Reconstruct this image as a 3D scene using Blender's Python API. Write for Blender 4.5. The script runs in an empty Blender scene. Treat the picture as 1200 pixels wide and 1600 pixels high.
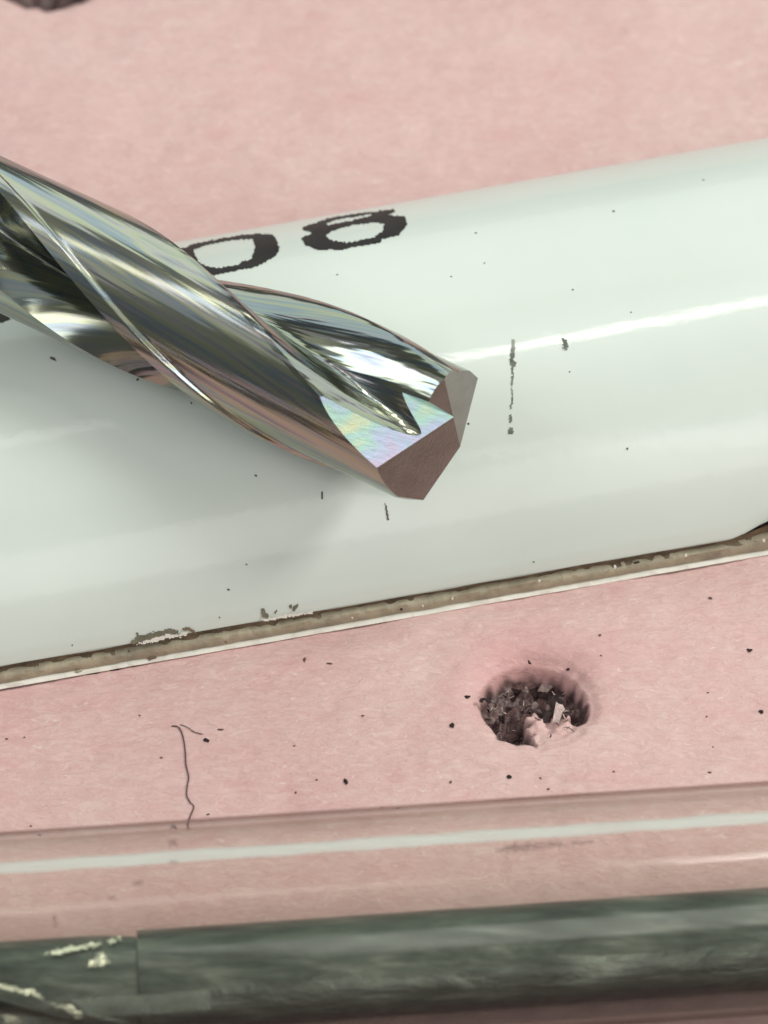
import bpy, bmesh, math, random
import numpy as np
from mathutils import Vector, Matrix, noise

random.seed(7)
S = bpy.context.scene
COL = S.collection
PI = math.pi
rad = math.radians

# ------------------------------------------------------------------ camera (1 unit = 1 cm)
ELEV = rad(47.0)
DIST = 14.0
FWD = Vector((0, math.cos(ELEV), -math.sin(ELEV)))
UPV = Vector((0, math.sin(ELEV), math.cos(ELEV)))
RGT = Vector((1, 0, 0))
CAMP = -FWD * DIST
WIDTH = 3.175                      # cm across the frame at the focus distance
PX = WIDTH / 1200.0                # cm per photo pixel there
cd = bpy.data.cameras.new('camera')
cam = bpy.data.objects.new('camera', cd); COL.objects.link(cam)
cam.location = CAMP
cam.rotation_euler = (PI/2 - ELEV, 0, 0)
cd.sensor_fit = 'HORIZONTAL'; cd.sensor_width = 36
cd.lens = 36 * DIST / WIDTH
cd.clip_start = 0.05; cd.clip_end = 2000
cd.dof.use_dof = True
cd.dof.focus_distance = 13.35
cd.dof.aperture_fstop = 1.1
S.camera = cam

# ------------------------------------------------------------------ world and lamps
W = bpy.data.worlds.new('World'); S.world = W; W.use_nodes = True
W.node_tree.nodes['Background'].inputs[0].default_value = (0.84, 0.90, 0.85, 1)
W.node_tree.nodes['Background'].inputs[1].default_value = 0.15
S.view_settings.view_transform = 'Standard'
S.view_settings.look = 'None'
S.view_settings.exposure = 0.0
S.view_settings.gamma = 1.0
S.cycles.use_denoising = True
S.cycles.max_bounces = 10
S.cycles.transparent_max_bounces = 24

def lamp(name, az, elev, dist, sx, sy, radiance, col, roll=0.0):
    """rectangular lamp aimed at the origin; az measured from +Y (behind) towards +X"""
    d = Vector((math.sin(az)*math.cos(elev), math.cos(az)*math.cos(elev), math.sin(elev)))
    ld = bpy.data.lights.new(name, 'AREA'); ld.shape = 'RECTANGLE'
    ld.size = sx; ld.size_y = sy
    ld.energy = radiance * PI * sx * sy
    ld.color = col
    o = bpy.data.objects.new(name, ld); COL.objects.link(o)
    o.location = d * dist
    q = (-d).to_track_quat('-Z', 'Y')
    o.rotation_euler = (q @ __import__('mathutils').Quaternion((0, 0, 1), roll)).to_euler()
    return o
UPZ = Vector((0, 0, 1))
def tube_lamp(name, A, B, width, radiance, col):
    """long narrow ceiling lamp from A to B, shining down on the board"""
    A = Vector(A); B = Vector(B); c = (A+B)/2; x = (B-A).normalized(); z = c.normalized()
    z = (z - x*z.dot(x)).normalized(); y = z.cross(x)
    ld = bpy.data.lights.new(name, 'AREA'); ld.shape = 'RECTANGLE'
    ld.size = (B-A).length; ld.size_y = width; ld.energy = radiance*PI*ld.size*width; ld.color = col
    o = bpy.data.objects.new(name, ld); COL.objects.link(o)
    o.matrix_world = Matrix(((x.x, y.x, z.x, c.x), (x.y, y.y, z.y, c.y), (x.z, y.z, z.z, c.z), (0, 0, 0, 1)))
lamp('window_light', rad(13), rad(40), 60, 84, 50, 1.15, (0.90, 1.0, 0.93))
lamp('key_light', rad(86), rad(40), 60, 17, 15, 24.0, (0.98, 1.0, 0.95))
tube_lamp('ceiling_strip_light', (8.5, 5.0, 60), (27, 14.2, 60), 3.4, 22.0, (1.0, 0.99, 0.92))
tube_lamp('ceiling_strip_light', (-9, -4.0, 60), (3.2, 2.6, 60), 4.6, 3.6, (1.0, 0.99, 0.92))
tube_lamp('rear_strip_light', (24, -40, 60), (48, -72, 60), 2.5, 5.0, (1.0, 0.98, 0.92))
lamp('overhead_fill', rad(180), rad(78), 60, 70, 34, 0.42, (0.98, 1.0, 0.90))  # fill lamp added overhead to lift the drill's dark reflections
lamp('left_fill_light', rad(-112), rad(42), 60, 26, 26, 3.8, (0.90, 0.95, 1.0))  # unseen lamp added to fill the left side of the cover
lamp('front_soft_light', rad(150), rad(36), 60, 46, 20, 3.2, (1.0, 0.98, 0.93))

# ------------------------------------------------------------------ pixel -> place helpers
def ray(px, py):
    d = FWD*DIST + RGT*((px-600)*PX) - UPV*((py-800)*PX)
    return d.normalized()
def at_z(px, py, z=0.0):
    d = ray(px, py); t = (z - CAMP.z) / d.z
    return CAMP + d*t
def at_depth(px, py, depth):
    d = ray(px, py); return CAMP + d * (depth / d.dot(FWD))

# ------------------------------------------------------------------ object helpers
def tag(o, label=None, cat=None, group=None, kind=None):
    if label: o['label'] = label
    if cat: o['category'] = cat
    if group: o['group'] = group
    if kind: o['kind'] = kind
    return o
def empty(name, loc):
    o = bpy.data.objects.new(name, None); COL.objects.link(o); o.location = loc
    o.empty_display_size = 0.1
    return o
def mesh_obj(name, verts, faces, mat, parent=None, smooth=False, origin=None, angle=None, uv=None):
    me = bpy.data.meshes.new(name)
    if origin is None and parent is not None: origin = Vector((0, 0, 0))
    if parent is not None:
        off = parent.matrix_world.translation if False else parent['_o'] if '_o' in parent else parent.location
        origin = Vector(off)
    if origin is None: origin = Vector((0, 0, 0))
    o3 = np.array(origin)
    V = np.asarray(verts, dtype=float) - o3
    me.from_pydata(V.tolist(), [], faces)
    me.materials.append(mat)
    me.update()
    if smooth:
        me.polygons.foreach_set('use_smooth', [True]*len(me.polygons))
        if angle: me.set_sharp_from_angle(angle=angle)
    o = bpy.data.objects.new(name, me); COL.objects.link(o)
    if parent is not None: o.parent = parent
    else: o.location = origin
    return o

# ------------------------------------------------------------------ material helpers
class NT:
    def __init__(s, name):
        s.m = bpy.data.materials.new(name); s.m.use_nodes = True
        s.t = s.m.node_tree; s.n = s.t.nodes; s.l = s.t.links
        s.out = s.n['Material Output']; s.b = s.n['Principled BSDF']
        s.tc = s.n.new('ShaderNodeTexCoord')
    def new(s, k, **kw):
        x = s.n.new(k)
        for a, v in kw.items(): setattr(x, a, v)
        return x
    def link(s, a, b): s.l.new(a, b)
    def noise(s, scale, detail=4, rough=.55, vec=None, mapping=None, dist=0):
        x = s.new('ShaderNodeTexNoise'); x.inputs['Scale'].default_value = scale
        x.inputs['Detail'].default_value = detail; x.inputs['Roughness'].default_value = rough
        x.inputs['Distortion'].default_value = dist
        v = vec or s.tc.outputs['Object']
        if mapping:
            mp = s.new('ShaderNodeMapping'); mp.inputs['Scale'].default_value = mapping
            s.link(v, mp.inputs[0]); v = mp.outputs[0]
        s.link(v, x.inputs['Vector']); return x.outputs['Fac']
    def ramp(s, fac, stops):
        r = s.new('ShaderNodeValToRGB'); e = r.color_ramp.elements
        while len(e) < len(stops): e.new(0.5)
        for i, (p, c) in enumerate(stops):
            e[i].position = p; e[i].color = (*c, 1) if len(c) == 3 else c
        s.link(fac, r.inputs[0]); return r.outputs['Color']
    def mix(s, fac, a, b, mode='MIX'):
        x = s.new('ShaderNodeMix', data_type='RGBA', blend_type=mode)
        for sock, v in ((x.inputs[0], fac), (x.inputs[6], a), (x.inputs[7], b)):
            if isinstance(v, (int, float)): sock.default_value = v
            elif isinstance(v, tuple): sock.default_value = (*v, 1) if len(v) == 3 else v
            else: s.link(v, sock)
        return x.outputs[2]
    def math(s, op, a, b=None):
        x = s.new('ShaderNodeMath', operation=op)
        for i, v in enumerate((a, b)):
            if v is None: continue
            if isinstance(v, (int, float)): x.inputs[i].default_value = v
            else: s.link(v, x.inputs[i])
        return x.outputs[0]
    def bump(s, h, strength, dist, normal=None):
        x = s.new('ShaderNodeBump'); x.inputs['Strength'].default_value = strength
        x.inputs['Distance'].default_value = dist
        s.link(h, x.inputs['Height'])
        if normal: s.link(normal, x.inputs['Normal'])
        return x.outputs[0]
    def setp(s, **kw):
        for k, v in kw.items():
            sock = s.b.inputs[k.replace('_', ' ')]
            if isinstance(v, (int, float)): sock.default_value = v
            elif isinstance(v, tuple): sock.default_value = (*v, 1)
            else: s.link(v, sock)

def simple(name, col, rough=.6, spec=.5, var=.25, vscale=12, metal=0, bump=0, bdist=.01):
    t = NT(name)
    n = t.noise(vscale, 5)
    lo = tuple(c*(1-var) for c in col); hi = tuple(min(1, c*(1+var)) for c in col)
    t.setp(Base_Color=t.ramp(n, [(.3, lo), (.7, hi)]), Roughness=rough, Metallic=metal)
    t.b.inputs['Specular IOR Level'].default_value = spec
    if bump:
        t.setp(Normal=t.bump(t.noise(vscale*3, 4), bump, bdist))
    return t.m

# pink board
def mat_board():
    t = NT('pink_plaster')
    big = t.noise(1.1, 3)
    mid = t.noise(5, 5, .6, mapping=(1, 1.8, 1))
    fib = t.noise(16, 4, .6, mapping=(1, 2.3, 1), dist=1.4)
    c1 = t.ramp(big, [(.3, (.66, .395, .385)), (.7, (.71, .475, .455))])
    c1 = t.mix(t.ramp(t.noise(.9, 4, .6, dist=.6), [(.38, (0, 0, 0)), (.66, (.7, .7, .7))]), c1, (.76, .595, .55))
    c1 = t.mix(t.ramp(t.noise(1.7, 4, .6, dist=.8), [(.52, (0, 0, 0)), (.75, (.7, .7, .7))]), c1, (.66, .38, .375))
    c2 = t.mix(.4, c1, t.ramp(mid, [(.3, (.62, .31, .31)), (.5, (.66, .40, .38)), (.72, (.70, .50, .47))]))
    c3 = t.mix(.32, c2, t.ramp(fib, [(.32, (.56, .30, .30)), (.5, (.66, .43, .40)), (.7, (.80, .61, .57))]))
    sc = t.ramp(t.noise(6, 5, .75, mapping=(.5, 3.2, 1), dist=2.0), [(.60, (0, 0, 0)), (.66, (1, 1, 1)), (.70, (0, 0, 0))])
    c3 = t.mix(t.math('MULTIPLY', sc, .28), c3, (.50, .30, .27))
    fl = t.ramp(t.noise(34, 3, .5, mapping=(.8, 1.6, 1), dist=.8), [(.66, (0, 0, 0)), (.72, (1, 1, 1))])
    c3 = t.mix(t.math('MULTIPLY', fl, .45), c3, (.86, .74, .70))  # pale flecks painted in for small highlights on the relief
    # exposed core inside the holes (painted attribute = the board's own core material)
    at = t.new('ShaderNodeAttribute', attribute_name='core')
    hn = t.noise(22, 6, .7, dist=1.0)
    core = t.ramp(hn, [(.28, (.03, .016, .017)), (.45, (.09, .05, .05)), (.6, (.17, .105, .10)), (.75, (.30, .21, .195))])
    st = t.new('ShaderNodeAttribute', attribute_name='stain')
    col = t.mix(st.outputs['Fac'], c3, (.56, .22, .22))
    col = t.mix(at.outputs['Fac'], col, core)
    b1 = t.bump(fib, .42, .014)
    b2 = t.bump(t.noise(70, 4, .6), .3, .006, b1)
    t.setp(Base_Color=col, Roughness=.45, Normal=b2)
    t.b.inputs['Specular IOR Level'].default_value = .5
    return t.m
def mat_white():
    t = NT('white_plastic')
    n = t.noise(2.2, 3)
    col = t.ramp(n, [(.3, (.68, .735, .68)), (.7, (.71, .76, .705))])
    fine = t.noise(45, 4, .7, mapping=(.35, 1, 1))
    t.setp(Base_Color=col, Roughness=.36)
    b = t.bump(fine, .05, .004)
    t.setp(Normal=t.bump(t.noise(6, 2), .08, .01, b))
    t.b.inputs['Coat Weight'].default_value = .35
    t.link(t.bump(t.noise(16, 4, .65), .16, .006), t.b.inputs['Coat Normal'])
    t.b.inputs['Coat Roughness'].default_value = .035
    return t.m
def mat_steel(name='polished_carbide', base=(.44, .43, .405), tint=1.0, rough=.16, sb=.28, sv=(3.0, .45, 1)):
    t = NT(name)
    uv = t.new('ShaderNodeUVMap', uv_map='grind').outputs[0]
    sp = t.new('ShaderNodeSeparateXYZ'); t.link(uv, sp.inputs[0])
    cb = t.new('ShaderNodeCombineXYZ')
    t.link(t.math('ADD', sp.outputs[0], t.math('MULTIPLY', sp.outputs[1], .8)), cb.inputs[0]); t.link(sp.outputs[1], cb.inputs[1])
    uv = cb.outputs[0]
    grind = t.noise(3.0, 4, .6, uv, (22, .5, 1))
    streak = t.noise(1.4, 3, .5, uv, sv, dist=.4)
    iri = t.noise(2.0, 3, .5, uv, (4, .6, 1), dist=.8)
    c = t.ramp(iri, [(.28, (base[0]*.55, base[1]*.62, base[2]*.74)), (.42, base), (.50, (base[0]*1.0, base[1]*1.05, base[2]*.80)),
                     (.60, (base[0]*.66, base[1]*.80, base[2]*.96)), (.74, (base[0]*1.1, base[1]*.97, base[2]*.97))])
    b = t.bump(streak, sb, .03)
    b = t.bump(grind, .045, .003, b)
    t.setp(Base_Color=c, Metallic=1.0, Roughness=t.math('ADD', t.math('MULTIPLY', streak, .10), rough-.02), Normal=b)
    return t.m

M = {}
M['board'] = mat_board()
M['white'] = mat_white()
M['steel'] = mat_steel()
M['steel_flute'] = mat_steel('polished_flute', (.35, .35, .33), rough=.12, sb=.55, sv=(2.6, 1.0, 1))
def mat_gash():
    t = NT('iridescent_gash')
    n = t.noise(4.5, 3, .5, dist=.6)
    c = t.ramp(n, [(.30, (.29, .25, .33)), (.42, (.24, .28, .36)), (.52, (.22, .33, .29)), (.62, (.31, .34, .23)), (.72, (.34, .26, .27))])
    t.setp(Base_Color=c, Metallic=1.0, Roughness=.24, Normal=t.bump(t.noise(22, 3, mapping=(1, 4, 1)), .08, .004))
    return t.m
M['gash'] = mat_gash()
def mat_facet(name, c, ang):
    t = NT(name)
    mp = t.new('ShaderNodeMapping'); mp.inputs['Rotation'].default_value = (0, 0, ang); t.link(t.tc.outputs['Object'], mp.inputs[0])
    ln = t.noise(9, 5, .7, mp.outputs[0], (1, 22, 8)); bl = t.noise(9, 3)
    t.setp(Base_Color=t.mix(.5, t.ramp(ln, [(.3, tuple(x*.8 for x in c)), (.7, tuple(x*1.15 for x in c))]), t.ramp(bl, [(.3, tuple(x*.8 for x in c)), (.7, tuple(x*1.2 for x in c))])),
           Metallic=1.0, Roughness=.27, Normal=t.bump(ln, .35, .004))
    return t.m
M['facet'] = mat_facet('ground_carbide_facet', (.345, .325, .30), .5)
M['facet_grey'] = mat_facet('ground_carbide_facet_grey', (.36, .35, .33), -1.1)
M['cut_brown'] = simple('cut_edge_brown', (.155, .115, .072), .6, .4, .45, 14, bump=.5, bdist=.01)
M['cut_tan'] = simple('cut_edge_tan', (.40, .35, .25), .5, .5, .28, 9, bump=.5, bdist=.015)
M['film'] = simple('white_film_edge', (.80, .76, .68), .35, .5, .08, 10)
M['ink'] = simple('black_ink', (.013, .011, .011), .5, .35, .6, 9, bump=.2, bdist=.004)
M['dirt'] = simple('grey_dirt', (.13, .12, .095), .8, .2, .5, 30)
M['crumb'] = simple('dark_crumb', (.035, .022, .022), .8, .2, .5, 30)
M['crumb_brown'] = simple('brown_crumb', (.13, .075, .07), .8, .2, .5, 30)
M['smear'] = simple('glue_smear', (.17, .155, .11), .6, .3, .3, 20)
M['chip'] = simple('pale_chip', (.66, .56, .50), .45, .5, .25, 18, bump=.4, bdist=.01)
M['hair'] = simple('hair_brown', (.10, .055, .05), .5, .5, .2, 10)

# ------------------------------------------------------------------ pink board with its holes
HC = at_z(834, 1094); HR = 0.220
H2 = at_z(80, -42); H2R = 0.26
def smooth(a, b, x):
    t = np.clip((x-a)/(b-a), 0, 1); return t*t*(3-2*t)
def axis_samples(lo, hi, step, fine, fstep, outer):
    a = [-v for v in reversed(outer)] + list(np.arange(lo, hi, step)) + list(outer)
    s = set(np.round(a, 5))
    for f0, f1 in fine:
        s = {v for v in s if not (f0 < v < f1)} | set(np.round(np.arange(f0, f1, fstep), 5))
    return np.array(sorted(s))
def fbm(X, Y, sc, seed):
    """cheap smooth value noise on a lattice"""
    rng = np.random.RandomState(seed); T = rng.rand(256, 256)
    x = X*sc+1000.3; y = Y*sc+1000.7
    xi = np.floor(x).astype(int); yi = np.floor(y).astype(int)
    fx = x-xi; fy = y-yi; fx = fx*fx*(3-2*fx); fy = fy*fy*(3-2*fy)
    g = lambda i, j: T[(xi+i) % 256, (yi+j) % 256]
    return (g(0,0)*(1-fx)+g(1,0)*fx)*(1-fy)+(g(0,1)*(1-fx)+g(1,1)*fx)*fy
outer = [5, 7, 10, 15, 25, 45, 90]
xs = axis_samples(-3.6, 3.6, .02, [(HC.x-.42, HC.x+.42)], .006, outer)
ys = axis_samples(-3.6, 4.6, .02, [(HC.y-.42, HC.y+.45)], .006, outer)
X, Y = np.meshgrid(xs, ys)
Z = (fbm(X, Y, 3, 1)-.5)*.018 + (fbm(X, Y, 9, 2)-.5)*.007 + (fbm(X*1.0, Y*1.7, 22, 3)-.5)*.0045
Z *= smooth(60, 5, np.hypot(X, Y))
core = np.zeros_like(Z); stain = np.zeros_like(Z)
def punch(C, R, depth, seed, ledge=None):
    global Z, core, stain
    dx = X-C.x; dy = Y-C.y; d = np.hypot(dx, dy); a = np.arctan2(dy, dx)
    ragged = (fbm(np.cos(a)*3+seed, np.sin(a)*3, 1.6, seed)-.5)*.10 + (fbm(np.cos(a)*9, np.sin(a)*9+seed, .7, seed+1)-.5)*.05
    Rr = R*(1+ragged)
    back = np.clip(.5+.5*np.sin(a-.15), 0, 1)          # far side slopes in softly, near rim is crisp
    w_out = .010+.07*back
    Z = Z - .035*smooth(Rr+w_out+.05, Rr-.03, d)*back - .014*smooth(Rr+.05, Rr, d)
    wall = smooth(Rr+.004, Rr-.03-.02*back, d)
    if ledge is not None:                            # torn board left standing inside the hole
        lx, ly, la, lb = ledge
        e = np.hypot((dx-lx)/la, (dy-ly)/lb) + (fbm(X, Y, 17, seed+8)-.5)*.9 + (fbm(X, Y, 45, seed+9)-.5)*.5
        lm = smooth(1.08, .92, e)
        wall = wall*(1-.80*lm)
    else: lm = np.zeros_like(Z)
    Z = Z - wall*depth
    inn = smooth(Rr-.02, Rr-.07, d)
    Z = Z + inn*(1-.7*lm)*((fbm(X, Y, 26, seed+2)-.5)*.10 + (fbm(X, Y, 60, seed+3)-.5)*.05)
    core = np.maximum(core, smooth(Rr+.012-.02*back, Rr-.008-.03*back, d + (fbm(X, Y, 40, seed+5)-.5)*.03))
    core = core*(1-lm)
    stain = np.maximum(stain, .5*smooth(Rr+.30, Rr-.02, d)*back**1.5)
punch(HC, HR, .08, 11, (.075, -.135, .105, .10))
punch(H2, H2R, .20, 31)
# loose scratches and the little rise right of the hole
nx, ny = len(xs), len(ys)
V = np.stack([X.ravel(), Y.ravel(), Z.ravel()], 1)
ii = np.arange(ny-1)[:, None]*nx + np.arange(nx-1)[None, :]
F = np.stack([ii, ii+1, ii+nx+1, ii+nx], -1).reshape(-1, 4)
me = bpy.data.meshes.new('pink_board_surface')
me.vertices.add(len(V)); me.vertices.foreach_set('co', V.ravel())
me.loops.add(len(F)*4); me.loops.foreach_set('vertex_index', F.ravel().astype(np.int32))
me.polygons.add(len(F)); me.polygons.foreach_set('loop_start', np.arange(0, len(F)*4, 4, dtype=np.int32))
me.update(calc_edges=True); me.validate()
me.polygons.foreach_set('use_smooth', [True]*len(F))
for nm, arr in (('core', core), ('stain', stain)):
    a = me.attributes.new(nm, 'FLOAT', 'POINT'); a.data.foreach_set('value', arr.ravel().astype(np.float32))
me.materials.append(M['board'])
board = bpy.data.objects.new('pink_board_surface', me); COL.objects.link(board)
tag(board, kind='structure')
def ground_z(x, y):
    i = min(max(np.searchsorted(xs, x)-1, 0), nx-2); j = min(max(np.searchsorted(ys, y)-1, 0), ny-2)
    return float(Z[j, i])

def mat_mottled(name, col, amt):
    t = NT(name); t.setp(Base_Color=col, Roughness=.6)
    tr = t.new('ShaderNodeBsdfTransparent'); mx = t.new('ShaderNodeMixShader')
    f = t.math('MULTIPLY', t.noise(14, 3), amt); t.link(f, mx.inputs[0]); t.link(tr.outputs[0], mx.inputs[1]); t.link(t.b.outputs[0], mx.inputs[2])
    t.link(mx.outputs[0], t.out.inputs['Surface']); return t.m
M['scr'] = mat_mottled('grey_scratch', (.10, .10, .07), 1.35)
# ------------------------------------------------------------------ white curved cover
P0 = at_z(0, 1074); P1 = at_z(1200, 864)              # where its near edge meets the board
CA = (P1-P0); CA.z = 0; CA.normalize()                 # direction along the cover
CN = Vector((CA.y, -CA.x, 0))                          # horizontal, towards the camera
EDGE_H = 0.120
R_C = 1.16; END = rad(24)
ZC = EDGE_H - R_C*math.sin(END)
LINE0 = P0                                             # point on near bottom edge
CCEN = LINE0 - CN*(R_C*math.cos(END)); CCEN = Vector((CCEN.x, CCEN.y, ZC))
TAPER = .0150
def rs(s): return R_C + TAPER*(min(max(s, -1.0), 5.0)-.9)
def cc(s):
    """centre of the cover's arc at s cm along it (its near edge stays on one line)"""
    r = rs(s); return LINE0 + CA*s - CN*(r*math.cos(END)) + Vector((0, 0, EDGE_H - r*math.sin(END)))
def cov(s, ang, lift=0.0):
    r = rs(s)+lift
    return cc(s) + CN*(r*math.cos(ang)) + Vector((0, 0, r*math.sin(ang)))
def at_cover(px, py, lift=0.0):
    d = ray(px, py); s = 1.6
    for _ in range(4):
        C0 = cc(s); r = rs(s)+lift; o = CAMP - C0
        dn = d - CA*d.dot(CA); on = o - CA*o.dot(CA)
        a = dn.dot(dn); b = 2*dn.dot(on); c = on.dot(on) - r*r
        D = b*b-4*a*c
        t = (-b-math.sqrt(max(D, 0.0)))/(2*a)
        p = CAMP + d*t
        if D < 0:                                       # just past the horizon: wrap on to the skin
            q = p - C0; q2 = q - CA*q.dot(CA)
            p = C0 + CA*q.dot(CA) + q2.normalized()*r
        s = (p-LINE0).dot(CA)
    return p
def cover_normal(p):
    q = p-cc((p-LINE0).dot(CA)); q -= CA*q.dot(CA); return q.normalized()
LEN = (P1-P0).length
def edge_lift(s):
    t = min(max((s/LEN-.945)/.07, 0), 1)
    return .055*t*t*(3-2*t)
cover = empty('plastic_cover', Vector((P0.x, P0.y, 0)))
tag(cover, 'glossy white curved plastic cover lying across the pink board with black numerals', 'plastic cover')
ns, na = 160, 90
s0, s1 = -3.0, 7.0
verts, faces = [], []
angs = [END + (PI*1.02-END)*k/na for k in range(na+1)]
for i in range(ns+1):
    s = s0 + (s1-s0)*i/ns
    el = edge_lift(s)/(R_C*math.cos(END))
    for k, a0 in enumerate(angs):
        a = a0 + el*(1-k/na); l = .0
        if k == 0: l = -.006
        p = cov(s, a, l)
        if k < 3: p.z += (3-k)/3*.010*(fbm(np.array([s]), np.array([0.]), 7, 41)[0]-.5)
        p.z = max(p.z, 0.0)
        verts.append(p)
faces = [(i*(na+1)+k, (i+1)*(na+1)+k, (i+1)*(na+1)+k+1, i*(na+1)+k+1) for i in range(ns) for k in range(na)]
mesh_obj('shell', verts, faces, M['white'], cover, smooth=True)
# cut edge: brown recessed lamination, tan layer, white film at the foot
def strip(name, mat, prof, jit, seed, n=520, s0=-1.0, s1=5.0):
    """prof: list of (out, z) pairs in the cover's cross-section; jitter per row"""
    verts = []; m = len(prof)
    rng = random.Random(seed)
    for i in range(n+1):
        s = s0+(s1-s0)*i/n
        for k, (o, z) in enumerate(prof):
            j = jit[k]
            e1 = (float(fbm(np.array([s]), np.array([k*3.1]), 9, seed)[0])-.5)*2
            e2 = (float(fbm(np.array([s]), np.array([k*5.7]), 34, seed+1)[0])-.5)*2
            base = LINE0 + CA*s
            q = base + CN*(o + j*(.6*e1+.5*e2))
            q.z = max(z + j*.6*(e1*.5+e2*.6) + edge_lift(s)*(z/EDGE_H)**2, 0.001) if z > .03 else max(z + j*.6*(e1*.5+e2*.6), .001)
            verts.append(q)
    faces = [(i*m+k, (i+1)*m+k, (i+1)*m+k+1, i*m+k+1) for i in range(n) for k in range(m-1)]
    return mesh_obj(name, verts, faces, mat, cover, smooth=True, angle=rad(50))
strip('brown_lamination', M['cut_brown'], [(-.004, EDGE_H+.001), (-.022, EDGE_H-.012), (-.020, EDGE_H-.040), (-.004, EDGE_H-.050)], [.001, .006, .008, .006], 51)
strip('tan_core', M['cut_tan'], [(-.03, EDGE_H-.036), (.000, EDGE_H-.046), (.006, .055), (.004, .030), (-.004, .014)], [.002, .010, .006, .006, .003], 61)
strip('white_film', M['film'], [(-.02, .022), (.010, .020), (.018, .010), (.012, .001)], [.0, .004, .004, .002], 71)
# flat-printed and dirty marks laid on the skin, rasterised from their outlines
def inside(x, y, poly):
    c = False; n = len(poly); j = n-1
    for i in range(n):
        xi, yi = poly[i]; xj, yj = poly[j]
        if (yi > y) != (yj > y) and x < (xj-xi)*(y-yi)/(yj-yi)+xi: c = not c
        j = i
    return c
def decal(name, mat, polys, holes=(), step=1.6, lift=.0022, rough_edge=0.0, proj=None, parent=None, thick=0.0):
    proj = proj or at_cover
    x0 = min(p[0] for q in polys for p in q); x1 = max(p[0] for q in polys for p in q)
    y0 = min(p[1] for q in polys for p in q); y1 = max(p[1] for q in polys for p in q)
    vid = {}; verts = []; faces = []
    def v(i, j):
        if (i, j) not in vid:
            vid[(i, j)] = len(verts); verts.append(proj(x0+i*step, y0+j*step, lift))
        return vid[(i, j)]
    for i in range(int((x1-x0)/step)+2):
        for j in range(int((y1-y0)/step)+2):
            x = x0+(i+.5)*step; y = y0+(j+.5)*step
            if rough_edge:
                x += (noise.noise(Vector((x*.25, y*.25, 1)))*rough_edge); y += (noise.noise(Vector((x*.25, y*.25, 5)))*rough_edge)
            if any(inside(x, y, q) for q in polys) and not any(inside(x, y, h) for h in holes):
                faces.append((v(i, j+1), v(i+1, j+1), v(i+1, j), v(i, j)))
    if not faces: return None
    return mesh_obj(name, verts, faces, mat, parent or cover, smooth=True)
zf = lambda pts: [(250+x*.375, 300+y*.375) for x, y in pts]
decal('printed_digit', M['ink'],
      [zf([(65,243),(150,213),(280,188),(400,172),(470,176),(490,205),(497,240),(480,268),(437,290),(395,312),(300,330),(210,348),(165,340),(150,315),(100,285),(40,275),(30,255)])],
      [zf([(137,240),(200,217),(300,199),(385,193),(398,235),(380,280),(340,290),(330,303),(240,316),(190,308),(160,290)])], rough_edge=1.6)
decal('printed_digit', M['ink'],
      [zf([(590,190),(640,168),(600,158),(592,148),(640,130),(720,105),(830,88),(900,80),(975,70),(978,82),(945,95),(1020,102),(1030,130),(1015,155),(995,180),(925,195),(920,210),(800,230),(740,243),(720,235),(665,243),(610,222),(595,205)])],
      [zf([(688,180),(720,160),(800,135),(900,125),(935,130),(932,160),(890,190),(840,200),(780,212),(710,200)]),
       zf([(688,130),(740,112),(830,98),(882,90),(880,98),(800,118),(700,137)])], rough_edge=1.6)
decal('printed_digit', M['ink'], [[(-30,478),(-6,482),(8,490),(17,498),(4,503),(-30,506)]])
# handling scratch under the highlight and other dirt marks
decal('scratch', M['scr'], [[(799,530),(804,530),(805,545),(803,560),(806,572),(801,578),(803,592),(800,606),(803,620),(799,640),(797,638),(800,618),(798,600),(800,585),(797,560),(799,545)],
                             [(797,648),(802,650),(798,662),(795,660)], [(794,668),(802,668),(801,677),(795,677)]], step=1.3, rough_edge=3)
decal('scratch', M['scr'], [[(877,528),(886,530),(888,540),(884,548),(878,545),(881,538)]], step=1.3, rough_edge=3)
decal('scratch', M['dirt'], [[(79,557),(86,559),(88,564),(84,563),(78,560)]], step=1.2)
decal('scratch', M['dirt'], [[(502,768),(505,768),(504,780),(502,780)]], step=1.2)
decal('scratch', M['dirt'], [[(601,785),(604,790),(608,812),(605,813),(603,798)]], step=1.2)
# glue smear and lifted flakes by the near edge
zg = lambda pts: [(180+x/3., 900+y/3.) for x, y in pts]
decal('glue_smear', M['smear'], [zg([(70,318),(98,290),(105,262),(115,280),(190,262),(260,246),(295,255),(298,272),(255,268),(215,280),(140,298),(95,315)])], step=1.3, rough_edge=3)
decal('glue_smear', M['cut_brown'], [zg([(315,243),(345,240),(372,256),(382,272),(365,268),(340,254),(318,255)])], step=1.3)
decal('glue_smear', M['smear'], [zg([(686,152),(700,152),(704,172),(722,182),(716,198),(692,196),(684,175)])], step=1.3)
decal('glue_smear', M['smear'], [zg([(748,166),(758,156),(760,164),(750,180)])], step=1.1)
decal('glue_smear', M['smear'], [zg([(815,136),(828,134),(830,150),(818,154)]), zg([(834,142),(856,130),(858,142),(838,168),(830,160)])], step=1.1)
# paler bruised plastic round the smears
decal('bruise', M['film'], [zg([(95,322),(140,302),(250,272),(300,276),(312,262),(345,262),(330,280),(240,296),(150,316)])], step=1.6, lift=.0012, rough_edge=3)
decal('bruise', M['film'], [zg([(686,200),(720,200),(790,182),(880,172),(930,164),(930,172),(800,196),(700,212)])], step=1.6, lift=.0012, rough_edge=3)

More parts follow.
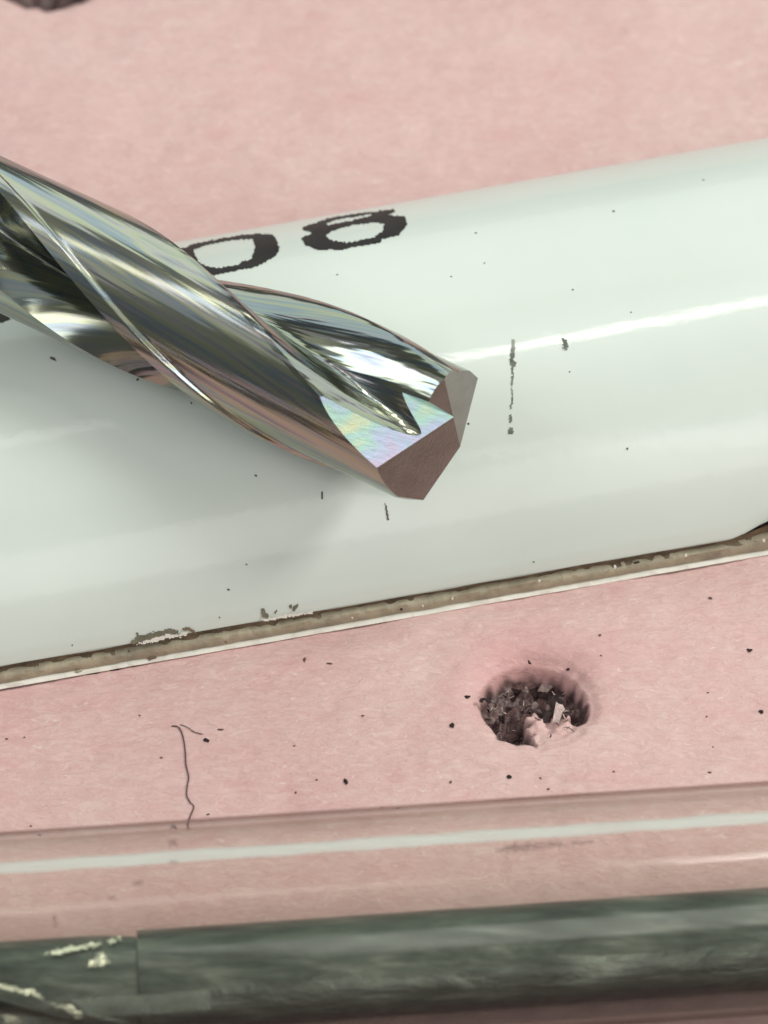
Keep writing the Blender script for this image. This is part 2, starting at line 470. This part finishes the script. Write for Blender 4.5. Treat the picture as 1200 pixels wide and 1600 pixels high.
# ------------------------------------------------------------------ loose fragments
def blob(name, p, size, mat, seed, flat=.5, parent=None, elong=1.0, rot=0.0, nrm=None):
    """small irregular flake of real thickness"""
    rng = random.Random(seed); n = 9
    vs = []; up = nrm or Vector((0, 0, 1))
    t1 = up.orthogonal().normalized(); t2 = up.cross(t1)
    c, s = math.cos(rot), math.sin(rot)
    e1 = RGT - up*RGT.dot(up); e1.normalize(); e2 = up.cross(e1)
    rr = [size*(.6+.6*rng.random()) for _ in range(n)]
    for lay, (zz, kk) in enumerate(((0, .8), (.55, 1.0), (1.0, .65))):
        for i in range(n):
            a = 2*PI*i/n
            x = rr[i]*kk*math.cos(a)*elong; y = rr[i]*kk*math.sin(a)
            x, y = x*c-y*s, x*s+y*c
            vs.append(Vector(p) + e1*x + e2*y + up*(size*flat*zz*(.8+.4*rng.random())))
    fs = [tuple(range(n-1, -1, -1))] + [(l*n+i, l*n+(i+1) % n, (l+1)*n+(i+1) % n, (l+1)*n+i) for l in range(2) for i in range(n)] + [tuple(range(2*n, 3*n))]
    return mesh_obj(name, vs, fs, mat, parent, origin=None if parent else Vector(p))
def crumb(px, py, size, label, seed, elong=1.3, rot=0.0):
    p = at_z(px, py); p.z = ground_z(p.x, p.y)+.001
    o = blob('crumb', p, size*PX*(.56 if size > 5.5 else .42), M['crumb' if size > 5.5 else 'crumb_brown'], seed, .5, elong=elong, rot=rot)
    tag(o, label, 'crumb', 'dark crumbs on the pink board')
crumbs = [
 (796, 1214, 7, 'largest dark crumb, on the pink board straight below the hole', 1.1, 1.3),
 (707, 1134, 7, 'upright oval dark crumb on the pink board left of the hole', 1.4, 1.6),
 (731, 1087, 6, 'flat dark crumb just off the upper left rim of the hole', 1.7, 0),
 (937, 995, 5, 'small dark crumb above right of the hole, uppermost there', 1.3, .5),
 (889, 1038, 6, 'dark crumb on the sloping far rim of the hole', 1.3, 0),
 (939, 1027, 3.4, 'tiny dark crumb on the pale ridge right of the hole', 1.3, -.6),
 (1171, 1017, 6, 'dark crumb near the right border under the cover edge', 1.4, 0),
 (1189, 1112, 6, 'dark crumb farthest right, level with the hole', 1.4, -.3),
 (1104, 1120, 4, 'tiny dark crumb midway between the hole and the right border', 1.2, 0),
 (1106, 1083, 3, 'tiniest crumb above another, midway from hole to right border', 1.6, 0),
 (1114, 1166, 3.4, 'tiny round crumb on the lower right part of the board', 1.1, 0),
 (959, 1207, 4, 'small crumb below right of the hole near the clear tube', 1.2, 0),
 (1109, 1207, 4.5, 'small crumb near the clear tube at the lower right', 1.6, -.2),
 (704, 1222, 5, 'small triangular crumb below left of the hole', 1.4, .4),
 (857, 1232, 4, 'flat sliver crumb beside the clear tube under the hole', 1.8, 0),
 (845, 1215, 3, 'thin slanting crumb right of the largest crumb', 2.0, -.9),
 (622, 1264, 4, 'crumb touching the shade of the clear tube, middle of the frame', 1.4, 0),
 (540, 1222, 6, 'long thin dark crumb standing upright in the middle of the board', 2.4, 1.9),
 (567, 1119, 4.5, 'small dark crumb left of centre on the board between cover and tube', 1.3, 0),
 (515, 1038, 5, 'thin dark crumb shred just below the cover edge', 2.2, -.1),
 (476, 1032, 5, 'upright hooked crumb shred below the cover edge', 2.5, 1.5),
 (323, 1158, 6, 'slanting dark crumb right of the top of the hair', 1.7, -.5),
 (345, 1141, 4, 'thin dark shred lying level right of the hair top', 3.0, .1),
 (252, 1184, 4.5, 'small dark crumb left of the hair', 1.3, .2),
 (325, 1273, 4, 'small dark crumb right of the lower end of the hair', 1.5, .5),
 (274, 1294, 5.5, 'dark crumb left of the lower end of the hair, against the tube', 1.5, -.6),
 (48, 1290, 4, 'faint crumb at the lower left above the clear tube', 1.3, 0),
 (62, 1304, 3.5, 'thin crumb at the lower left almost against the clear tube', 2.4, 0),
 (10, 1154, 4, 'small crumb at the left border of the board', 1.6, 0),
 (38, 1151, 3, 'faint crumb near the left border beside a slightly larger one', 1.3, 1.2),
 (218, 1118, 3.5, 'faint crumb between the left border and the hair', 1.3, -.4),
 (460, 1167, 3.2, 'faint crumb right of the hair, halfway to the middle', 1.8, .3),
 (495, 1219, 3.2, 'faint crumb left of the long upright crumb', 1.6, 0),
 (462, 1238, 3.2, 'faint upright crumb above the tube, right of the hair', 2.0, 1.6),
 (1110, 938, 5, 'dark shred under the cover edge at the upper right of the board', 1.8, -.4),
 (597, 1263, 3.2, 'faint upright crumb beside the tube near the frame centre', 2.0, 1.6),
]
for k, (px, py, sz, lab, el, ro) in enumerate(crumbs):
    crumb(px, py, sz, lab, 100+k, el, ro)
spots = [
 (705, 432, 3.2, 'black speck on the white cover right above the drill tip'),
 (757, 411, 3.0, 'black speck on the white cover above the scratch'),
 (895, 453, 3.2, 'black speck on the white cover above the bright highlight streak'),
 (959, 330, 4.6, 'elongated grey speck on the upper right of the white cover'),
 (1099, 281, 4.0, 'dark speck nearest the top right rim of the white cover'),
 (890, 581, 2.8, 'tiny speck on the cover just below the highlight streak'),
 (986, 488, 2.8, 'faint speck on the cover touching the top of the highlight streak'),
 (980, 701, 4.0, 'grey speck on the lower right of the white cover'),
 (732, 662, 3.6, 'faint grey speck beside the point of the drill'),
 (744, 364, 4.0, 'faint grey speck right of the second numeral'),
 (527, 429, 3.2, 'black speck on the cover under the second numeral'),
 (215, 593, 5.0, 'dark dash on the cover in the drill shadow at the left'),
 (299, 630, 3.4, 'small speck in the middle of the drill shadow'),
 (400, 743, 4.0, 'grey speck at the right side of the drill shadow'),
 (385, 882, 3.0, 'faint speck on the cover below the drill shadow'),
 (113, 1008, 3.0, 'tiny speck low on the cover left of the glue smear'),
 (343, 965, 3.0, 'tiny speck low on the cover between the two glue smears'),
 (834, 878, 2.8, 'tiny speck close to the near edge of the cover, right half'),
 (357, 921, 4.0, 'faint grey speck low on the cover above the glue flakes'),
]
for k, (px, py, sz, lab) in enumerate(spots):
    p = at_cover(px, py, .0005); q = cover_normal(p)
    o = blob('speck', p, sz*PX*.46, M['dirt'], 300+k, .35, elong=1.3, rot=k*.7, nrm=q)
    tag(o, lab, 'speck', 'dirt specks on the white cover')

# broken bits of the cover's cut edge
for k, (px, py, sz, el, mt) in enumerate([(150, 1051, 10, 3.0, 'ink'), (182, 1048, 9, 3.4, 'crumb'), (215, 1044, 9, 3.0, 'cut_brown'), (243, 1040, 6, 2.2, 'crumb'),
        (122, 1046, 6, 1.6, 'cut_tan'), (235, 1026, 6, 2.5, 'cut_brown'), (700, 933, 5, .7, 'film'), (833, 905, 6, .8, 'film'), (655, 944, 4, .6, 'film'), (545, 962, 5, .6, 'film'),
        (950, 884, 7, .7, 'film'), (1060, 866, 5, 1.0, 'film'), (1178, 838, 6, .8, 'film'), (350, 1000, 5, .6, 'cut_brown'), (622, 950, 4, 1.4, 'crumb'), (980, 868, 4, 2.6, 'crumb')]):
    base = at_z(px, py, .0)
    s_ = (base-LINE0).dot(CA); o_ = LINE0+CA*s_; zz = max(.004, (base-o_).dot(-CN)*math.tan(ELEV) if (base-o_).dot(-CN) > 0 else .004)
    p_ = o_ + CN*.006 + UPZ*min(zz, .09)
    blob('edge_chip', p_, sz*PX*.55, M[mt], 900+k, .5, parent=cover, elong=el, rot=rad(11), nrm=(CN*.9+UPZ*.45).normalized())
# tubes along paths
def tube_path(name, pts, r, mat, parent=None, origin=None, seg=6, taper=True):
    vs, fs = [], []; n = len(pts)
    for i, p in enumerate(pts):
        p = Vector(p); d = (Vector(pts[min(i+1, n-1)])-Vector(pts[max(i-1, 0)])).normalized()
        u = d.orthogonal().normalized(); w = d.cross(u)
        rr = r*(.35 if taper and i in (0, n-1) else 1)
        for k in range(seg):
            a = 2*PI*k/seg; vs.append(p+u*rr*math.cos(a)+w*rr*math.sin(a))
    for i in range(n-1):
        for k in range(seg):
            fs.append((i*seg+k, i*seg+(k+1) % seg, (i+1)*seg+(k+1) % seg, (i+1)*seg+k))
    fs += [tuple(range(seg-1, -1, -1)), tuple((n-1)*seg+k for k in range(seg))]
    return mesh_obj(name, vs, fs, mat, parent, smooth=True, origin=origin)
def on_board(pts, lift):
    out = []
    for (x, y) in pts:
        p = at_z(x, y); p.z = ground_z(p.x, p.y)+lift; out.append(p)
    return out
def dense(pts, k=6):
    out = []
    for i in range(len(pts)-1):
        p0 = pts[max(i-1, 0)]; p1 = pts[i]; p2 = pts[i+1]; p3 = pts[min(i+2, len(pts)-1)]
        for j in range(k):
            t = j/k
            out.append(tuple(.5*((2*p1[c])+(-p0[c]+p2[c])*t+(2*p0[c]-5*p1[c]+4*p2[c]-p3[c])*t*t+(-p0[c]+3*p1[c]-3*p2[c]+p3[c])*t**3) for c in range(2)))
    out.append(pts[-1]); return out
hp = [(268,1136),(278,1137),(284,1146),(288,1162),(290,1180),(291,1197),(295,1215),(293,1228),(292,1244),(298,1256),(303,1262),(298,1275),(294,1287),(294,1297)]
o = tube_path('hair_strand', on_board(dense(hp), .004), .0025, M['hair'], origin=at_z(290, 1220))
tag(o, 'single wavy dark hair lying on the pink board left of centre', 'hair')
o = tube_path('hair_strand', on_board(dense([(281,1133),(292,1137),(303,1145),(318,1149)]), .004), .0018, M['hair'], origin=at_z(300, 1140))
tag(o, 'short reddish fibre branching right from the top of the long hair', 'hair')
o = tube_path('hair_strand', on_board(dense([(267,1316-20),(271,1310-20),(274,1300-8)]), .004), .0016, M['hair'], origin=at_z(271, 1296))
tag(o, 'tiny fibre end beside the tube at the foot of the hair', 'hair')

# torn shreds round the hole: parts of the board
M['core_a'] = simple('core_lump_brown', (.12, .065, .06), .8, .3, .5, 40, bump=.8, bdist=.01)
M['core_b'] = simple('core_lump_grey', (.22, .155, .145), .8, .3, .5, 40, bump=.8, bdist=.01)
M['shred'] = simple('torn_paper_shred', (.62, .46, .43), .6, .4, .35, 24, bump=.8, bdist=.015)
zh = lambda x, y: (700+x*.21667, 1000+y*.21667)
def shard(pts, z, mat, thick=.006, name='torn_shred'):
    """flat jagged flake traced in place, given thickness"""
    W_ = [at_z(*zh(x, y), z) for x, y in pts]; n = len(W_)
    up = Vector((0, -.3, 1)).normalized()
    vs = W_ + [w-up*thick for w in W_]
    fs = [tuple(range(n))] + [tuple(range(2*n-1, n-1, -1))] + [(i, n+i, n+(i+1) % n, (i+1) % n) for i in range(n)]
    return mesh_obj(name, vs, fs, mat, board)
for o_ in (board,): o_['_o'] = (0, 0, 0)
shard([(752,600),(765,520),(780,445),(800,460),(828,468),(845,500),(825,520),(812,560),(800,600),(775,590)], -.012, M['shred'], .004)
shard([(225,440),(235,420),(262,415),(310,440),(300,452),(262,430),(245,450)], -.006, M['crumb'])
shard([(575,140),(590,152),(604,172),(580,168)], .004, M['crumb'])
rng = random.Random(9)
for k in range(34):                                  # crumbled core lumps on the hole's floor
    a = rng.random()*2*PI; r = HR*math.sqrt(rng.random())*.84
    p = Vector((HC.x+r*math.cos(a), HC.y+r*math.sin(a), 0)); p.z = ground_z(p.x, p.y)-.006
    blob('core_lump', p, rng.uniform(.012, .036), rng.choice([M['crumb_brown'], M['core_a'], M['core_a'], M['core_b'], M['crumb']]), 700+k, .45, parent=board, elong=rng.uniform(1, 2.0), rot=rng.random()*3)
rng = random.Random(5)
for k in range(70):
    a = rng.random()*2*PI; r = HR*math.sqrt(rng.random())*.86
    c = Vector((HC.x+r*math.cos(a), HC.y+r*math.sin(a), 0)); c.z = ground_z(c.x, c.y)+.012
    pts = []; d = Vector((rng.uniform(-1, 1), rng.uniform(-1, 1), rng.uniform(-.5, .7))).normalized()
    b = Vector((rng.uniform(-1, 1), rng.uniform(-1, 1), rng.uniform(-1, 1)))*.4
    L = rng.uniform(.015, .055)
    for j in range(6):
        t = j/5-.5; pts.append(c + d*L*t + b*L*t*t*2)
    tube_path('fibre', pts, rng.uniform(.0012, .0038), rng.choice([M['crumb'], M['core_a'], M['core_b'], M['shred'], M['core_b']]), board, seg=5)

# ------------------------------------------------------------------ drill bit
def flute_profile(leads, lands, core, R, flute_widths, step=.0, margin=0.0, skew=(.62, .62), power=(.78, .78)):
    """one turn of the cross-section as (angle, radius, is_flute) with exact corners"""
    out = []
    for i, lead in enumerate(leads):
        w = flute_widths[i]; n = 46
        for k in range(n+1):                       # flute from this leading edge forward
            t = k/n; f = math.sin(PI*t**skew[i])**power[i] if 0 < t < 1 else 0
            rr = R*(1-(1-(core[i] if isinstance(core, tuple) else core))*f)
            if t > .5: rr = min(rr, R*(1-step)) if t < 1 else R*(1-step)
            out.append((lead+w*t, rr, True))
        l0 = lead+w; l1 = l0+lands[i]; m = margin
        n2 = 34
        for k in range(1, n2+1):
            out.append((l0+(l1-m-l0)*k/n2, R*(1-step), False))
        if m:
            for k in range(1, 6): out.append((l1-m+rad(4.2)*k/5, R*(1-step*(.5+.5*math.cos(PI*k/5))), False))
            for k in range(1, 7): out.append((l1-m+rad(4.2)+(m-rad(4.2))*k/6, R, False))
    return out
def helix_mesh(name, prof, origin, u, v, a, z0, z1, nz, rate, R, planes=(), matA=None, matB=None, matC=None, parent=None, gash=None):
    bm = bmesh.new(); uvl = None
    prof = [p for i, p in enumerate(prof)]
    n = len(prof)
    rows = []
    angl = []
    for j in range(nz+1):
        z = z0+(z1-z0)*j/nz; row = []
        for (th, r, fl) in prof:
            t = th+rate*z
            row.append(bm.verts.new(u*(r*math.cos(t))+v*(r*math.sin(t))+a*z))
        rows.append(row)
    uvl = bm.loops.layers.uv.new('grind')
    for j in range(nz):
        for i in range(n):
            i2 = (i+1) % n
            f = bm.faces.new((rows[j][i], rows[j][i2], rows[j+1][i2], rows[j+1][i]))
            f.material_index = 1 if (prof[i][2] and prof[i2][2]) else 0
            f.smooth = True
            th0 = prof[i][0]; th1 = prof[i2][0] if i2 else prof[0][0]+2*PI
            za = z0+(z1-z0)*j/nz; zb = z0+(z1-z0)*(j+1)/nz
            for lp, (tt, zz) in zip(f.loops, ((th0, za), (th1, za), (th1, zb), (th0, zb))):
                lp[uvl].uv = (tt*R*2.2, zz)
    bm.faces.new(list(reversed(rows[0]))); bm.faces.new(rows[-1])
    for pl_ in planes:
        co, no, mi = pl_[:3]
        geom = bm.verts[:]+bm.edges[:]+bm.faces[:]
        r = bmesh.ops.bisect_plane(bm, geom=geom, dist=1e-6, plane_co=co, plane_no=no, clear_outer=True)
        ed = [e for e in r['geom_cut'] if isinstance(e, bmesh.types.BMEdge)]
        before = set(bm.faces)
        bmesh.ops.triangle_fill(bm, edges=ed, use_beauty=False, use_dissolve=False)
        for f in set(bm.faces)-before: f.material_index = mi; f.smooth = False
    bmesh.ops.remove_doubles(bm, verts=bm.verts[:], dist=1e-6)
    bmesh.ops.recalc_face_normals(bm, faces=bm.faces[:])
    me = bpy.data.meshes.new(name); bm.to_mesh(me); bm.free()
    for m in (matA, matB, matC, M['gash'], M['facet_grey']): me.materials.append(m)
    if gash:
        off, ka, kb, lim = gash
        n_ = (v + a*ka + u*kb).normalized(); e_u = (u - n_*u.dot(n_)).normalized(); e_a = n_.cross(e_u)
        P_ = v*(off*k_) ; P_ = P_ + e_u*(lim*k_ - P_.dot(e_u))
        cs = [P_ + e_u*x + e_a*y + n_*z for z in (0, 300*k_) for y in (-700*k_, 700*k_) for x in (0, -320*k_)]
        cb = bmesh.new(); vv = [cb.verts.new(c) for c in cs]
        for f in ((0,1,3,2),(4,6,7,5),(0,4,5,1),(2,3,7,6),(0,2,6,4),(1,5,7,3)): cb.faces.new([vv[i] for i in f]).material_index = 3
        bmesh.ops.recalc_face_normals(cb, faces=cb.faces[:])
        cm = bpy.data.meshes.new('cutter'); cb.to_mesh(cm); cb.free()
        for m in (matA, matB, matC, M['gash'], M['facet_grey']): cm.materials.append(m)
        co_ = bpy.data.objects.new('cutter', cm); COL.objects.link(co_)
        to_ = bpy.data.objects.new('body_tmp', me); COL.objects.link(to_)
        md = to_.modifiers.new('b', 'BOOLEAN'); md.operation = 'DIFFERENCE'; md.solver = 'EXACT'; md.object = co_
        dg = bpy.context.evaluated_depsgraph_get(); dg.update()
        me2 = bpy.data.meshes.new_from_object(to_.evaluated_get(dg))
        bpy.data.objects.remove(co_); bpy.data.objects.remove(to_); me = me2; me.name = name
        print('boolean', len(me.polygons))
    me.set_sharp_from_angle(angle=rad(28))
    for p in me.polygons:
        if p.material_index >= 2: p.use_smooth = False
    o = bpy.data.objects.new(name, me); COL.objects.link(o)
    o.location = origin
    if parent is not None:
        o.parent = parent; o.location = Vector(origin)-Vector(parent.location)
    return o

TILT = rad(8.0)
AX2 = rad(25.0)
ax_img = RGT*math.cos(AX2) - UPV*math.sin(AX2)
a_ = (ax_img*math.cos(TILT) - FWD*math.sin(TILT)).normalized()
u_ = (RGT*math.sin(AX2) + UPV*math.cos(AX2)).normalized()
v_ = a_.cross(u_).normalized()
DR = 121*PX                                       # radius before depth correction
def place_drill(gap):
    lo, hi = 11.5, 14.2
    for _ in range(60):
        mid = (lo+hi)/2
        P = at_depth(719, 698, mid); r = DR*mid/DIST
        n = a_.cross(CA).normalized(); C1 = cc(.5); d = abs((P-C1).dot(n))
        if d > rs(.5) + r + gap: lo = mid
        else: hi = mid
    return P, r
APEX, r_d = place_drill(.004)
k_ = r_d/121.0                                    # cm per pixel at the drill
def rate_px(deg): return rad(deg)/k_
B2, A1, B1, A2 = 54, 155, 246, 306                # edge angles at the point (deg): lead, heel, lead, heel
prof = flute_profile([rad(B2), rad(B1)], [rad(B1-A1), rad(B2+360-A2)], (.45, .34), r_d, [rad(A1-B2), rad(A2-B1)], step=.055, margin=rad(14), skew=(1.15, .62), power=(1.35, .78))
def pl(al, be, z=0.0, mi=2):
    """facet Z <= z + al*p + be*q"""
    no = (a_ - u_*al - v_*be).normalized(); return (a_*(z*k_), no, mi)
planes = [pl(.28, -.92), pl(-.24, -.42, 0, 4), pl(2.85, 0, 266), pl(-3.4, 0, 351, 4), pl(-.10, 1.0), pl(.09, .9)]
GASH = (33, .353, .116, 34)
bit = empty('drill_bit', APEX)
tag(bit, 'polished carbide twist drill bit resting across the white cover, point to the right', 'drill bit')
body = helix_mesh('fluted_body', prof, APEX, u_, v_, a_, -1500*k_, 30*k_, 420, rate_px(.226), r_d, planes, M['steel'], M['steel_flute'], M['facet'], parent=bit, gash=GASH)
print('drill apex', APEX, 'r', r_d, 'axis', a_)

# ------------------------------------------------------------------ clear tube with a green rod inside
T0 = at_z(0, 1480); T1 = at_z(1200, 1392)
# fit: axis of a tube of radius RT lying on the board
RT = 0.415
T0 = at_z(0, 1484, RT); T1 = at_z(1200, 1402, RT)
TA = (T1-T0).normalized()
TN = Vector((TA.y, -TA.x, 0))
UZ = Vector((0, 0, 1))
tube = empty('clear_tube', Vector((0, T0.y+(T1.y-T0.y)*.5, 0)))
tag(tube, 'clear glossy plastic tube lying along the bottom of the frame with a green rod inside', 'tube')
def cyl(name, c0, c1, r, mat, parent, n=96, ns=60, caps=False, wob=0.0, origin=None, smooth=True, flip=False):
    vs, fs = [], []
    for i in range(ns+1):
        p = c0.lerp(c1, i/ns)
        for k in range(n):
            a = 2*PI*k/n
            rr = r*(1+wob*noise.noise(Vector((i/ns*9, math.cos(a)*2, math.sin(a)*2))))
            vs.append(p+TN*(rr*math.cos(a))+UZ*(rr*math.sin(a)))
    for i in range(ns):
        for k in range(n):
            q = (i*n+k, (i+1)*n+k, (i+1)*n+(k+1) % n, i*n+(k+1) % n)
            fs.append(q if not flip else tuple(reversed(q)))
    if caps: fs += [tuple(range(n-1, -1, -1)), tuple(ns*n+k for k in range(n))]
    return mesh_obj(name, vs, fs, mat, parent, smooth=smooth, angle=rad(40) if caps else None, origin=origin)
def mat_clear(name, edge=(.56, .48, .45), mid=(.975, .975, .96), rough=.10):
    t = NT(name)
    t.n.remove(t.b)
    lw = t.new('ShaderNodeLayerWeight'); lw.inputs['Blend'].default_value = .5
    tr = t.new('ShaderNodeBsdfTransparent'); gl = t.new('ShaderNodeBsdfGlossy'); gl.inputs['Roughness'].default_value = rough
    fr = t.math('ADD', t.math('MULTIPLY', t.math('POWER', lw.outputs['Facing'], 4.0), .60), .016)
    c = t.ramp(lw.outputs['Facing'], [(.0, mid), (.62, tuple(m*.97 for m in mid)), (.86, edge), (1., edge)])
    t.link(c, tr.inputs['Color'])
    mx = t.new('ShaderNodeMixShader'); t.link(fr, mx.inputs[0]); t.link(tr.outputs[0], mx.inputs[1]); t.link(gl.outputs[0], mx.inputs[2])
    t.link(mx.outputs[0], t.out.inputs['Surface'])
    return t.m
M['clear'] = mat_clear('clear_plastic')
M['clear_in'] = mat_clear('clear_plastic_bore', edge=(.88, .84, .80), rough=.06)
E0 = T0 - TA*2.5; E1 = T1 + TA*2.5
cyl('outer_wall', E0, E1, RT, M['clear'], tube)
cyl('bore', E0, E1, RT*.93, M['clear_in'], tube)
def mat_highlight():
    t = NT('highlight_strip')
    t.setp(Base_Color=(.58, .62, .57), Roughness=.4)
    tr = t.new('ShaderNodeBsdfTransparent'); mx = t.new('ShaderNodeMixShader')
    n = t.noise(3, 3, mapping=(1, 8, 8)); f = t.math('ADD', t.math('MULTIPLY', n, .5), .45)
    t.link(f, mx.inputs[0]); t.link(tr.outputs[0], mx.inputs[1]); t.link(t.b.outputs[0], mx.inputs[2])
    t.link(mx.outputs[0], t.out.inputs['Surface']); return t.m
M['tube_highlight'] = mat_highlight()
M['dark_band'] = simple('dark_reflection', (.035, .027, .022), .5, .4, .7, 9, bump=.5, bdist=.02)
def wall_band(name, a0, a1, r, th, mat):
    vs, fs = [], []; n = 160; m = 8
    for i in range(n+1):
        c = E0.lerp(E1, i/n)
        for k in range(m):
            t = k/(m-1); a = a0+(a1-a0)*t + rad(.8)*noise.noise(Vector((i*.35, k*.2, 3)))
            rr = r+th*math.sin(PI*t)
            vs.append(c+TN*(rr*math.cos(a))+UZ*(rr*math.sin(a)))
    fs = [(i*m+k, (i+1)*m+k, (i+1)*m+k+1, i*m+k+1) for i in range(n) for k in range(m-1)]
    mesh_obj(name, vs, fs, mat, tube, smooth=True)
wall_band('highlight_strip', rad(92.5), rad(100), RT*1.001, .008, M['tube_highlight'])  # whitish strip painted along the tube as its highlight
wall_band('dark_reflection', rad(-37), rad(-4), RT*.925, .002, M['dark_band'])  # near-black band painted below the rod in place of a dark reflection
def mat_green():
    t = NT('green_tinted_rod')
    n1 = t.noise(2.0, 4, .6, mapping=(1.2, 6, 6))
    n2 = t.noise(5, 5, .65, mapping=(.6, 2.6, 2.6), dist=.5)
    c = t.ramp(n1, [(.3, (.05, .058, .05)), (.52, (.14, .157, .13)), (.70, (.28, .305, .255))])
    c = t.mix(t.ramp(n2, [(.35, (0, 0, 0)), (.65, (.8, .8, .8))]), c, (.05, .06, .05))
    t.setp(Base_Color=c, Metallic=.55, Roughness=t.math('ADD', t.math('MULTIPLY', n2, .35), .18))
    t.setp(Normal=t.bump(n2, .45, .03))
    return t.m
M['green'] = mat_green()
rod = empty('rod_in_tube', T0)
RR = .202
RD = (TN*.5 - UZ*.866)*(RT*.93-RR-.002)
RC0 = T0 + RD; RC1 = T1 + RD
def along(px):                                     # point of the rod axis under photo column px
    return RC0.lerp(RC1, (px-0)/1200.)
rod.location = along(600)
tag(rod, 'dark green metal rod with a fluted left end lying inside the clear tube', 'rod')
cyl('shank', along(212), RC1+TA*2.5, RR, M['green'], rod, caps=True)
prof2 = flute_profile([rad(0), rad(180)], [rad(120), rad(120)], .55, RR*.985, [rad(60), rad(60)], step=.02, margin=rad(14), skew=(.7, .7))
u2 = TN; v2 = TA.cross(TN).normalized()
helix_mesh('fluted_end', prof2, along(211), u2, v2, TA, -4.0, 0.0, 200, rad(360)/3.4, RR, (), M['green'], M['green'], M['green'], parent=rod)
def ray_cyl(px, py, C, D, r):
    d = ray(px, py); o = CAMP - C
    dn = d - D*d.dot(D); on = o - D*o.dot(D)
    a = dn.dot(dn); b = 2*dn.dot(on); c = on.dot(on)-r*r
    return CAMP + d*((-b-math.sqrt(max(b*b-4*a*c, 0)))/(2*a))
# glints painted as bright patches near the rod's left end
def mat_glint():
    t = NT('painted_glint'); t.setp(Base_Color=(.86, .86, .66), Metallic=.6, Roughness=.22, Normal=t.bump(t.noise(20, 3), .8, .02)); return t.m
M['glint'] = mat_glint()
def at_rod(px, py, lift=0.0): return ray_cyl(px, py, RC0, TA, RR+lift+.001)
M['patch_pale'] = mat_mottled('pale_patch', (.30, .34, .28), .85)  # lighter mottled patch of colour on the rod
decal('pale_patch', M['patch_pale'], [[(112,1562),(150,1559),(205,1556),(262,1552),(328,1546),(330,1578),(250,1584),(140,1588),(128,1576)]], proj=at_rod, parent=rod, rough_edge=3)
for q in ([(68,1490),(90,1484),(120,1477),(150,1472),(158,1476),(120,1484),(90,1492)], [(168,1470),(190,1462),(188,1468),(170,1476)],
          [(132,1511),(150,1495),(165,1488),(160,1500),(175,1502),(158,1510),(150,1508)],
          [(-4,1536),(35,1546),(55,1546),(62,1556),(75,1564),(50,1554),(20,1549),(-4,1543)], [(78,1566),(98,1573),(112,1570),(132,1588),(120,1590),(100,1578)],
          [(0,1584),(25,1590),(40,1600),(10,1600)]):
    decal('painted_glint', M['glint'], [q], proj=at_rod, parent=rod, rough_edge=6, lift=.004, step=1.4)
def at_tube(px, py, lift=0.0): return ray_cyl(px, py, T0, TA, RT+lift+.001)
M['tube_mark'] = mat_mottled('brown_mark', (.16, .09, .085), 1.0)
decal('tube_mark', M['tube_mark'], [[(772,1330),(800,1320),(840,1316),(878,1315),(884,1320),(850,1326),(800,1332)]], proj=at_tube, parent=tube, rough_edge=5)  # brown mark painted on the wall as the hole's reflection
for q in ([(890,1316),(925,1313),(930,1316),(895,1321)], [(262,1313),(276,1312),(278,1321),(264,1323)], [(265,1343),(278,1342),(277,1348),(266,1349)],
          [(83,1430),(87,1430),(88,1447),(85,1449)], [(168,1401),(180,1399),(182,1404),(170,1406)], [(205,1378),(222,1376),(222,1382),(208,1384)]):
    decal('tube_mark', M['tube_mark'], [q], proj=at_tube, parent=tube)
for o in S.objects:
    if '_o' in o: del o['_o']
